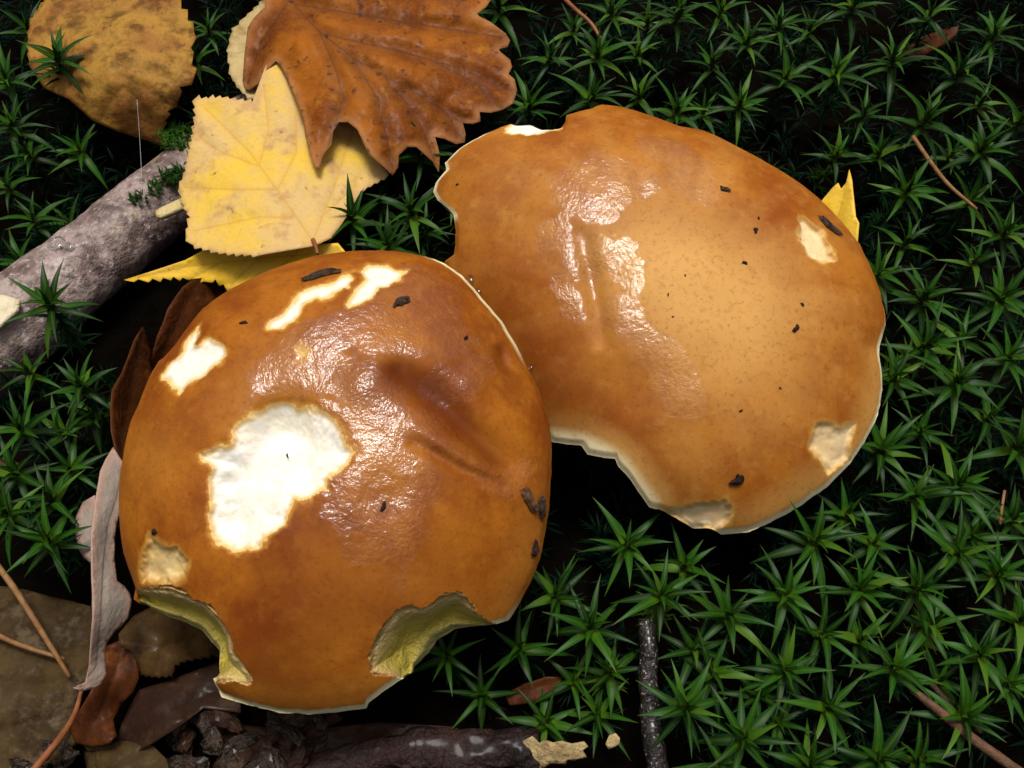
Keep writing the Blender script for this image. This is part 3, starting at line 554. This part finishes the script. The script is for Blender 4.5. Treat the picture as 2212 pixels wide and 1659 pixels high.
leaf('bare_wood', [(-30, 642), (10, 640), (44, 650), (40, 672), (20, 690), (-5, 715), (-30, 730)], [(-30, 642, .0318), (44, 650, .0315), (-5, 715, .0312)], M['wood'], [], parent=broot, bump=.0004, thick=.002)
o = leaf('leaf_stalk_stub', [(338, 458), (352, 450), (395, 430), (420, 430), (420, 442), (400, 450), (350, 472), (340, 470)], [(338, 458, .030), (420, 430, .036)], M['stub'], [], 'short cut yellowish stalk poking out from under the speckled yellow leaf', 'stalk', thick=.0016, bump=.0002)
tube('petiole_hook', [at1(676, 518, .0465), at1(682, 532, .0475), at1(686, 548, .048)], [.0007, .0005], M['needle'], seg=8)
tag(bpy.data.objects['petiole_hook'], 'short reddish leaf stalk at the base of the speckled yellow leaf', 'stalk')
t = tube('wet_black_stick', [at1(1396, 1342, .030), at1(1402, 1400, .030), at1(1400, 1460, .028), at1(1405, 1540, .026), at1(1412, 1610, .025), at1(1430, 1700, .023)], [.0021, .0023, .0026, .0025, .0027, .0027], M['stick'], seg=18, rn=.25, sub=14, nsc=420)
tag(t, 'black wet twig with pale flecks standing in the dark moss', 'twig')
t = tube('brown_twig', [at1(1968, 1488, .034), at1(2040, 1545, .034), at1(2110, 1602, .033), at1(2250, 1700, .032)], [.0009, .0012, .0013, .0013], M['twig'], seg=12, rn=.12); tag(t, 'slender brown twig lying across the moss, with a darker twig beside it', 'twig', 'slender twigs in the moss')
t = tube('dark_twig', [at1(2012, 1478, .029), at1(2060, 1530, .029), at1(2120, 1580, .028)], [.0007, .0009, .0009], M['chip'], seg=10, rn=.15); tag(t, 'short blackish twig lying just under the slender brown twig', 'twig', 'slender twigs in the moss')
NG = 'dry needles and stalks'
t = tube('dry_stalk', [at1(-30, 1190, .026), at1(30, 1270, .026), at1(90, 1365, .024), at1(150, 1462, .020)], [.0009, .0009, .0008, .0006], M['straw'], seg=8); tag(t, 'long straw coloured stalk lying across the olive brown leaf', 'stalk', NG)
t = tube('dry_stalk', [at1(-30, 1360, .023), at1(40, 1392, .022), at1(140, 1424, .020)], [.0007, .0007, .0005], M['straw'], seg=8); tag(t, 'short brown stalk meeting the long straw stalk on the olive leaf', 'stalk', NG)
t = tube('red_leaf_stalk', [at1(176, 1492, .028), at1(160, 1545, .026), at1(125, 1600, .023), at1(50, 1690, .022)], [.0005, .0007, .0009, .0010], M['needle'], seg=10); tag(t, 'reddish leaf stalk running down from the tip of the grey leaf', 'stalk', NG)
t = tube('pine_needle', [at1(1212, -10, .038), at1(1245, 22, .039), at1(1278, 52, .038), at1(1302, 92, .036)], [.0008, .0007, .0006], M['needle'], seg=8); tag(t, 'rusty red pine needle caught in moss beside the rusty lobed leaf', 'needle', NG)
t = tube('pine_needle', [at1(1972, 295, .038), at1(2010, 350, .039), at1(2050, 400, .038), at1(2110, 452, .036)], [.0007, .0007, .0005], M['straw'], seg=8); tag(t, 'long brown pine needle lying over the moss beyond the yellow leaf tip', 'needle', NG)
t = tube('pine_needle', [at1(2170, 1060, .030), at1(2163, 1105, .030), at1(2160, 1132, .029)], [.0004, .0005], M['straw'], seg=8); tag(t, 'tiny brown needle between dense moss shoots', 'needle', NG)
rr_ = empty('rolled_leaf', at1(1000, 1630, 0)); tag(rr_, 'dark rolled dead leaf with pale ragged tip lying on the ground', 'leaf')
tube('roll', [at1(640, 1690, .012), at1(760, 1640, .013), at1(900, 1622, .014), at1(1050, 1620, .014), at1(1165, 1622, .014)], [.002, .0042, .0055, .0055, .0046], M['rolled'], rr_, seg=40, rn=.55, sub=16, nsc=150, flat=.42)
leaf('ragged_tip', [(1130, 1600), (1150, 1590), (1165, 1605), (1178, 1598), (1195, 1604), (1212, 1600), (1235, 1606), (1262, 1602), (1271, 1612), (1258, 1620), (1268, 1635), (1240, 1642), (1226, 1640), (1222, 1650), (1190, 1648), (1170, 1662), (1130, 1650)], [(1130, 1600, .0165), (1262, 1602, .0185), (1170, 1660, .0145), (1240, 1642, .016), (1195, 1625, .0185)], M['rolltip'], [], parent=rr_, bump=.0009, step=6)
leaf('seed_leaflet', [(1316, 1588), (1330, 1584), (1339, 1594), (1338, 1606), (1326, 1614), (1314, 1618), (1308, 1606)], [(1316, 1588, .022), (1339, 1600, .022), (1314, 1618, .020)], M['seed'], [], 'tiny pale tan seed scale on a thin stalk beside the black twig', 'seed', step=5, bump=.0002)

# small crumbs lying on the caps
def chip(name, uvz, size, ang, mat, label, cat='crumb', group=None, seed=0, cap=None, lift=.0):
    V = []; F = []; n, mseg = 12, 12
    for i in range(n):
        t = i/(n-1); r = math.sin(math.pi*(.04+.92*t))**.6
        for j in range(mseg):
            a_ = 2*math.pi*j/mseg; V.append(((t-.5), math.cos(a_)*r/2, math.sin(a_)*r/2))
    V = np.array(V); k = vnoise(V, 2.3, seed*7+100, 2); k2 = vnoise(V, 5.5, seed*5+31, 2)
    V = V*(1+.55*k+.30*k2)[:, None]; V[:, 1] += .22*np.sin(V[:, 0]*4+seed); V = V*np.array(size)[None]
    for i in range(n-1):
        for j in range(mseg): F.append((i*mseg+j, i*mseg+(j+1) % mseg, (i+1)*mseg+(j+1) % mseg, (i+1)*mseg+j))
    F += [tuple(range(mseg))[::-1], tuple(range((n-1)*mseg, n*mseg))]
    if cap is not None:
        p = cap.onto(np.array([uvz[:2]])); W = cap.world(np.r_[p, p+[[.002, 0]], p+[[0, .002]]]); o0 = W[0]; ex = W[1]-o0; ey = W[2]-o0
        ex /= np.linalg.norm(ex); nz = np.cross(ex, ey); nz /= np.linalg.norm(nz); ey = np.cross(nz, ex); A = np.c_[ex, ey, nz]; o0 = o0+nz*(size[2]*.22+lift)
    else: o0 = at1(*uvz); A = np.eye(3)
    V = np.array(V); a_ = R(ang); Rm = np.array([[math.cos(a_), -math.sin(a_), 0], [math.sin(a_), math.cos(a_), 0], [0, 0, 1]])
    o = mesh_obj(name, o0+V@Rm.T@A.T, F, mat, smooth=False); return tag(o, label, cat, group)
px = .000125; CR = 'crumbs on the mushroom caps'
chip('bark_sliver', (697, 595), (90*px, 20*px, 14*px), 20, M['chip'], 'long dark bark sliver beside the cream streak on the cap', group=CR, seed=1, cap=capL)
chip('bark_chip', (868, 652), (48*px, 18*px, 10*px), 42, M['chip'], 'pointed grey bark chip on the shiny cap near the short white streak', group=CR, seed=2, cap=capL)
chip('twig_piece', (1138, 1078), (60*px, 24*px, 18*px), -28, M['twig'], 'grey brown bit of twig at the cap edge facing the other mushroom', group=CR, seed=3, cap=capL)
chip('twig_piece', (1168, 1100), (46*px, 24*px, 18*px), -60, M['chip'], 'dark knobbly twig end overhanging the cap edge', group=CR, seed=4, cap=capL)
chip('soil_crumb', (1152, 1186), (26*px, 20*px, 14*px), 70, M['speck'], 'dark lump standing in for a small hole at the cap edge below the twig bit', group=CR, seed=5, cap=capL)  # added dark lump that stands for the darkness of a hole
chip('soil_crumb', (828, 1094), (18*px, 7*px, 7*px), 55, M['speck'], 'short black crumb on the shiny wet patch of the cap', group=CR, seed=6, cap=capL)
chip('soil_crumb', (526, 697), (16*px, 7*px, 6*px), -10, M['speck'], 'tiny dark crumb between the notched patch and the cream streak', group=CR, seed=7, cap=capL)
chip('soil_crumb', (334, 1150), (14*px, 10*px, 8*px), 0, M['speck'], 'dark crumb at the top of the tan gnawed hollow', group=CR, seed=8, cap=capL)
chip('soil_crumb', (1006, 730), (12*px, 7*px, 6*px), 60, M['speck'], 'tiny dark crumb uphill of the dent near the cap edge', group=CR, seed=9, cap=capL)
chip('soil_crumb', (611, 961), (10*px, 4*px, 4*px), -60, M['speck'], 'tiny dark fleck inside the large white hollow', group=CR, seed=10, cap=capL, lift=-.0032)
chip('bark_chip', (1790, 486), (60*px, 17*px, 14*px), -48, M['chip'], 'dark bark sliver beside the oval gnawed pit', group=CR, seed=11, cap=capR)
chip('bark_chip', (1567, 408), (22*px, 15*px, 10*px), -50, M['chip'], 'small grey bark chip near the upper rim of the tan cap', group=CR, seed=12, cap=capR)
for k, (u, v, s) in enumerate(((1634, 497, 12), (1610, 567, 11), (1719, 711, 16), (1590, 1035, 28), (1732, 659, 9), (1600, 888, 7), (1686, 838, 6), (1640, 470, 8), (1443, 638, 6), (1479, 597, 5), (1453, 685, 5), (988, 400, 9))):
    lab = {1590: 'ragged dark purple crumb above the rough gnawed edge', 1719: 'reddish black crumb on the right side of the tan cap', 988: 'tiny crumb near the notched rim of the tan cap'}.get(u, 'tiny dark speck on the smooth skin of the tan mushroom cap')
    chip('soil_crumb', (u, v), (s*px, s*px*.7, s*px*.5), random.uniform(0, 180), M['speck'], lab, group=CR, seed=20+k, cap=capR)
# wet crumbled litter
rg = random.Random(3)
for k in range(30):
    u = rg.uniform(385, 720); v = rg.uniform(1545, 1665); s = rg.uniform(28, 70)*.000135
    chip('litter_crumb', (u, v, rg.uniform(.004, .011)), (s*1.3, s*rg.uniform(.5, .9), s*.6), rg.uniform(0, 180), M[rg.choice(['litter', 'litter', 'chip', 'leaf_dark'])], 'wet lumpy crumb of bark and leaf on the ground below the front cap edge', 'crumb', 'wet crumbled litter', seed=60+k)
for k in range(16):
    u = rg.uniform(0, 260); v = rg.uniform(1595, 1660); s = rg.uniform(20, 50)*.000135
    chip('litter_crumb', (u, v, rg.uniform(.010, .018)), (s*1.4, s*.7, s*.5), rg.uniform(0, 180), M[rg.choice(['litter', 'chip', 'leaf_olive'])], 'small wet crumb scattered over the olive leaf by the red stalk', 'crumb', 'wet crumbs by the red stalk', seed=130+k)
# water drops
def drop(uvz, r, label, flat=.6):
    V = []; F = []; n, s_ = 8, 14; c_ = at1(*uvz)
    for i in range(n+1):
        a_ = math.pi*i/n
        for j in range(s_): V.append(c_+r*np.array([math.sin(a_)*math.cos(2*math.pi*j/s_), math.sin(a_)*math.sin(2*math.pi*j/s_), math.cos(a_)*flat]))
    for i in range(n):
        for j in range(s_): F.append((i*s_+j, (i+1)*s_+j, (i+1)*s_+(j+1) % s_, i*s_+(j+1) % s_))
    tag(mesh_obj('water_drop', V, F, M['water']), label, 'drop', 'water drops')
drop((122, 527, .0292), .0030, 'large clear water drop on the bark branch', .32)
drop((150, 532, .0290), .0018, 'smaller clear water drop beside the large drop on the branch', .4)
drop((307, 390, .0268), .0009, 'tiny water drop at the lower end of the silk thread', .9)
for k, (u, v, r_) in enumerate(((1018, 604, .0016), (1034, 628, .0011), (1148, 792, .0010))):
    pw = capR.world(capR.onto(np.array([(u, v)])))[0]; 
    drop((u, v, pw[2]), r_, ('long', 'short', 'tiny')[k]+' water bead in the crease where the two caps touch', .5)
t = tube('silk_thread', [at1(296, 215, .040), at1(303, 320, .031), at1(306, 388, .0268)], [.00006, .00006], M['thread'], seg=5, rn=0); tag(t, 'thin silk thread hanging from the tan birch leaf', 'thread')

# ------------------------------------------------------------------ moss
def blade(L, wd, bend, nseg=5, fold=.18):
    V = []; F = []; al = []; ac = []
    for i in range(nseg+1):
        t = i/nseg; wloc = wd*(1-t**1.6)*(.75+.5*t*(1-t)*2)+.00004; x = L*(t-.10*bend*t*t); z = -bend*L*.45*t*t+.10*L*math.sin(math.pi*t)*.6
        for s_ in (-1, 0, 1): V.append((x, s_*wloc/2, z+(abs(s_))*wloc*fold)); al.append(t); ac.append(s_)
    for i in range(nseg):
        for s_ in (0, 1): F.append((i*3+s_, i*3+s_+1, (i+1)*3+s_+1, (i+1)*3+s_))
    return np.array(V), F, al, ac
BL_MESH = []
for k in range(7):
    V, F, al, ac = blade(.0150*random.uniform(.78, 1.15), .0025*random.uniform(.8, 1.2), random.uniform(-.05, .6))
    V = V+np.array([0, 1, 0])*(random.uniform(-.06, .06)*V[:, :1]**2/.0115)
    o = mesh_obj('leaf', V, F, M['moss'], origin=(0, 0, 0), attrs=dict(along=al, across=ac)); BL_MESH.append(o.data); bpy.data.objects.remove(o)
def joined_blades(n, z0, z1, el0, el1, lmin, lmax, rg):
    VV = []; FF = []; AL = []; AC = []; off = 0
    for k in range(n):
        V, F, al, ac = blade(rg.uniform(lmin, lmax), rg.uniform(.0010, .0015), rg.uniform(-.1, .6), 4)
        t = rg.random(); A = Matrix.Rotation(rg.uniform(0, 6.283), 3, 'Z') @ Matrix.Rotation(-(el0+(el1-el0)*t+rg.uniform(-.2, .2)), 3, 'Y')
        VV.append(V@np.array(A).T+np.array([0, 0, z0+(z1-z0)*t])); FF += [tuple(i+off for i in f) for f in F]; off += len(V); AL += al; AC += ac
    return np.concatenate(VV), FF, AL, AC
STEM = .050
LOWM = []; STM = []
for k in range(5):
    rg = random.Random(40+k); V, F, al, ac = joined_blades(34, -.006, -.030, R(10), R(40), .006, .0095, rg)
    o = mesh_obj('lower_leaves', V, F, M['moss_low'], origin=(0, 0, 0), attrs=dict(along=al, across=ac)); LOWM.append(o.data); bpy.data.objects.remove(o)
o = tube('stem', [(0, 0, -STEM), (.0004, 0, -.025), (0, 0, 0)], [.0006, .0006, .0004], M['moss_stem'], seg=6, rn=0); o.data.transform(Matrix.Translation(o.location)); STM = o.data; bpy.data.objects.remove(o)
def make_shoot(loc, size, rg, lean, label, group, nleaf):
    root = bpy.data.objects.new('moss_shoot', None); root.empty_display_size = .002; C.objects.link(root); tag(root, label, 'moss', group)
    root.location = loc; root.scale = (size,)*3; root.rotation_euler = (lean[0], lean[1], rg.uniform(0, 6.283))
    ch = bpy.data.objects.new('stem', STM); C.objects.link(ch); ch.parent = root
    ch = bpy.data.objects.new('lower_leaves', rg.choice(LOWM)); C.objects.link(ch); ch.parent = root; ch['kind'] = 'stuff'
    a = rg.uniform(0, 6.28)
    for k in range(nleaf):
        t = k/(nleaf-1); a += 2.4+rg.uniform(-.25, .25)
        el = R(74)*(1-t)**1.3+R(4)*t+rg.uniform(-.16, .16) if t < .8 else R(-6)+rg.uniform(-.2, .15)
        l = bpy.data.objects.new('leaf', rg.choice(BL_MESH)); C.objects.link(l); l.parent = root
        l.location = (0, 0, -.0045*t); l.rotation_euler = (Matrix.Rotation(a, 3, 'Z') @ Matrix.Rotation(-el, 3, 'Y')).to_euler()
        s_ = (.55+.5*min(1, t*2.2))*rg.uniform(.85, 1.12); l.scale = (s_, min(1.1, s_*1.15), s_)
STARS = [(1078, 8), (1320, 20), (1468, 24), (1292, 112), (1280, 205), (1144, 224, -6), (1464, 236), (912, 328), (760, 468), (888, 452), (836, 528), (1615, 88), (1683, 52), (1807, 156), (1931, 124), (1847, 8, -6), (2151, 68), (2075, 152), (1599, 224),
 (2003, 256), (2123, 320), (1963, 408), (2175, 500), (1999, 640), (2167, 642), (1897, 592), (2207, 260, -3), (1380, 110, -7), (1540, 130, -8), (2003, 746), (2183, 770), (2071, 822), (1935, 814, -5), (2203, 962), (1905, 970, -4), (1979, 1066), (2071, 1048), (2099, 1158, -6), (1763, 1167), (2071, 1195), (2159, 1239),
 (1859, 1271, -5), (1987, 1271), (1699, 1283), (1575, 1327), (1695, 1447), (1935, 1439), (2119, 1411), (1791, 1527), (1483, 1531), (1607, 1595), (2087, 1547), (1903, 1640), (1355, 1175, -6), (1430, 1282, -4), (1751, 1651, -4), (2203, 1339), (1200, 1287, -6), (1276, 1355, -6), (964, 1415, -12),
 (124, 124, 4), (12, 168), (24, 264), (14, 400, -14), (104, 654, 4), (172, 830), (44, 926), (100, 1167), (12, 1107), (108, 1075, -4), (420, 130, -14), (1700, 165, -9), (1870, 240, -8), (2100, 430, -9), (2110, 560, -8), (1960, 520, -9), (2080, 730, -8), (2140, 900, -8), (1990, 930, -8), (1830, 1110, -9), (1890, 1170, -9), (2190, 1120, -7), (1480, 1220, -10), (1540, 1450, -9), (1860, 1380, -10), (1780, 1370, -9), (2010, 1350, -9), (2030, 1470, -9), (1640, 1500, -10), (1560, 1650, -8), (2180, 1480, -8), (1680, 1560, -9), (1990, 1640, -8), (1320, 1450, -13), (1500, 1400, -10), (1240, 60, -9), (1190, 120, -10), (1400, 40, -10), (1750, 60, -9), (1560, 20, -9), (2010, 30, -9), (2120, 220, -9), (1900, 330, -10), (1810, 330, -12), (2060, 330, -10), (1520, 240, -11), (1380, 200, -10), (980, 400, -11), (820, 440, -11), (920, 500, -10), (60, 330, -10), (70, 470, -16), (150, 480, -18), (170, 320, -14), (40, 560, -16), (60, 800, -14), (130, 930, -12), (200, 900, -14), (30, 1020, -10), (150, 1010, -14), (60, 60, -10), (450, 60, -14), (440, 260, -18), (1120, 1400, -15), (1040, 1500, -25), (1240, 1470, -22), (1290, 1540, -21), (1180, 1560, -26)]
def zone(u, v):
    if u < 480 and v < 480: return 'star shaped green moss shoot growing around the tan birch leaf', 'moss shoots by the birch leaf'
    if u < 300: return 'star shaped green moss shoot growing along the bark branch', 'moss shoots along the branch'
    if u < 1000 and v < 560: return 'star shaped green moss shoot between the yellow leaf and the two mushrooms', 'moss shoots among leaves and mushrooms'
    if v < 300 and u < 1560: return 'star shaped green moss shoot between the rusty lobed leaf and the tan cap', 'moss shoots behind the tan mushroom'
    if v < 560: return 'star shaped green moss shoot beyond the tan cap and the yellow leaf tip', 'moss shoots beyond the tan mushroom'
    if v < 1010: return 'star shaped green moss shoot beside the side of the tan cap with gnawed pits', 'moss shoots beside the tan mushroom'
    if u < 1450 and v < 1480: return 'dark star shaped moss shoot in the gap between the two mushrooms and the black twig', 'moss shoots in the shaded gap'
    if u > 1880: return 'star shaped green moss shoot around the slender brown twig', 'moss shoots around the brown twig'
    return 'star shaped green moss shoot between the black twig and the tan cap', 'moss shoots beside the black twig'
LAND = [('the rusty pine needle', 1270, 45), ('the upper tan cap rim', 1440, 240), ('the rusty lobed leaf', 1100, 180), ('the dark red brown leaf', 2000, 90), ('the long brown pine needle', 2040, 375), ('the yellow leaf tip', 1835, 400),
 ('the oval gnawed pit', 1765, 520), ('the dented tan cap side', 1905, 750), ('the squarish gnawed pit', 1800, 965), ('the rough gnawed cap edge', 1515, 1120), ('the tiny brown needle', 2163, 1100), ('the black twig top', 1395, 1345), ('the pale tan seed scale', 1325, 1600), ('the slender brown twig', 2010, 1520),
 ('the rust brown leaf scrap', 1150, 1490), ('the toothed birch leaf', 240, 150), ('the branch water drops', 130, 527), ('the bare branch wood', 20, 680), ('the silk thread', 302, 310), ('the pale grey curled leaf', 225, 1180), ('the straw coloured stalk', 60, 1310), ('the curled rust red leaf', 270, 860), ('the gap between both caps', 985, 540), ('the speckled yellow leaf', 700, 470), ('the cap edge twig bit', 1160, 1090), ('the black twig middle', 1402, 1480), ('the black twig foot', 1415, 1640), ('the slender twig end', 2170, 1640), ('the lower tip of the brown needle', 2110, 450)]
ORD = ['nearest', 'second nearest', 'third nearest', 'fourth nearest', 'fifth nearest', 'sixth nearest', 'seventh nearest', 'eighth nearest', 'ninth nearest', 'tenth nearest', 'eleventh nearest', 'twelfth nearest']
rg = random.Random(11); placed = []; XY = np.array([st[:2] for st in STARS], float)
XYW = at(XY, .036)[:, :2]; LW = at(np.array([l[1:] for l in LAND], float), .036)[:, :2]
DM = np.hypot(XYW[:, None, 0]-LW[None, :, 0], XYW[:, None, 1]-LW[None, :, 1]); RK = np.argsort(np.argsort(DM, 0), 0)
for q, st in enumerate(STARS):
    dz = st[2] if len(st) > 2 else 0
    z = .038+dz*.001+rg.uniform(-.003, .002); p = at1(st[0], st[1], z); _, grp = zone(st[0], st[1])
    k = np.lexsort((DM[q], RK[q]))[0]; big = dz > -7
    lab = ('broad' if big else 'low dark')+' star shaped moss shoot, '+ORD[min(RK[q][k], 11)]+' to '+LAND[k][0]
    make_shoot(p, rg.uniform(.92, 1.12) if big else rg.uniform(.8, 1.0), rg, (rg.uniform(-.16, .16), rg.uniform(-.16, .16)), lab, grp, 16 if big else 12); placed.append(p[:2])
# lower shoots that read as one dark mass
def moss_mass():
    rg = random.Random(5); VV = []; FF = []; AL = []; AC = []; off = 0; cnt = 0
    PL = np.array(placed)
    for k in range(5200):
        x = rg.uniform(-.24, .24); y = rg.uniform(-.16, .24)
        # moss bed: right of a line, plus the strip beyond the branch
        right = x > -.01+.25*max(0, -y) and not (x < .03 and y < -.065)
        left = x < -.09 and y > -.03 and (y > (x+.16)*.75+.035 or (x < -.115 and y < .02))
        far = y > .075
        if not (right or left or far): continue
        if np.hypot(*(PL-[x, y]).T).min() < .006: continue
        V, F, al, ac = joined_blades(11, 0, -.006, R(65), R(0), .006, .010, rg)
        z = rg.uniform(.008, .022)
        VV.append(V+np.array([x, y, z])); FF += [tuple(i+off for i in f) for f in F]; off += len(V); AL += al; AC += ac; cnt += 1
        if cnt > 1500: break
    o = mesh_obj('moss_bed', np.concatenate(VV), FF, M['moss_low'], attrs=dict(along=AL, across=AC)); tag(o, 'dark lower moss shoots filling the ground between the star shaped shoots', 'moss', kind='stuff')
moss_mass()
# small cushion moss on the branch
def tuft(u, v, z, n, rad, hgt, seed, label):
    rg = random.Random(seed); VV = []; FF = []; AL = []; AC = []; off = 0; c0 = at1(u, v, z)
    for k in range(n):
        V, F, al, ac = blade(rg.uniform(.5, 1)*hgt, hgt*.22, rg.uniform(0, .6), 3); a_ = rg.uniform(0, 6.28); r = rad*math.sqrt(rg.random())
        A = Matrix.Rotation(rg.uniform(0, 6.28), 3, 'Z') @ Matrix.Rotation(-rg.uniform(.2, 1.3), 3, 'Y')
        VV.append(V@np.array(A).T+c0+np.array([r*math.cos(a_)*1.2, r*math.sin(a_), rg.uniform(-.001, .0015)])); FF += [tuple(i+off for i in f) for f in F]; off += len(V); AL += al; AC += ac
    tag(mesh_obj('moss_tuft', np.concatenate(VV), FF, M['moss'], attrs=dict(along=AL, across=AC)), label, 'moss', 'moss tufts on the branch')
tuft(385, 300, .024, 260, .0055, .0035, 1, 'small cushion of green moss on the branch between the birch leaf and yellow leaf')
tuft(378, 385, .026, 120, .0035, .004, 2, 'bright green moss tuft on the branch touching the yellow leaf edge')
tuft(300, 432, .0265, 40, .0022, .0035, 3, 'tiny green moss sprig low on the bark branch')
tuft(335, 408, .0268, 40, .0020, .0035, 4, 'tiny green moss sprig between two tufts on the branch')
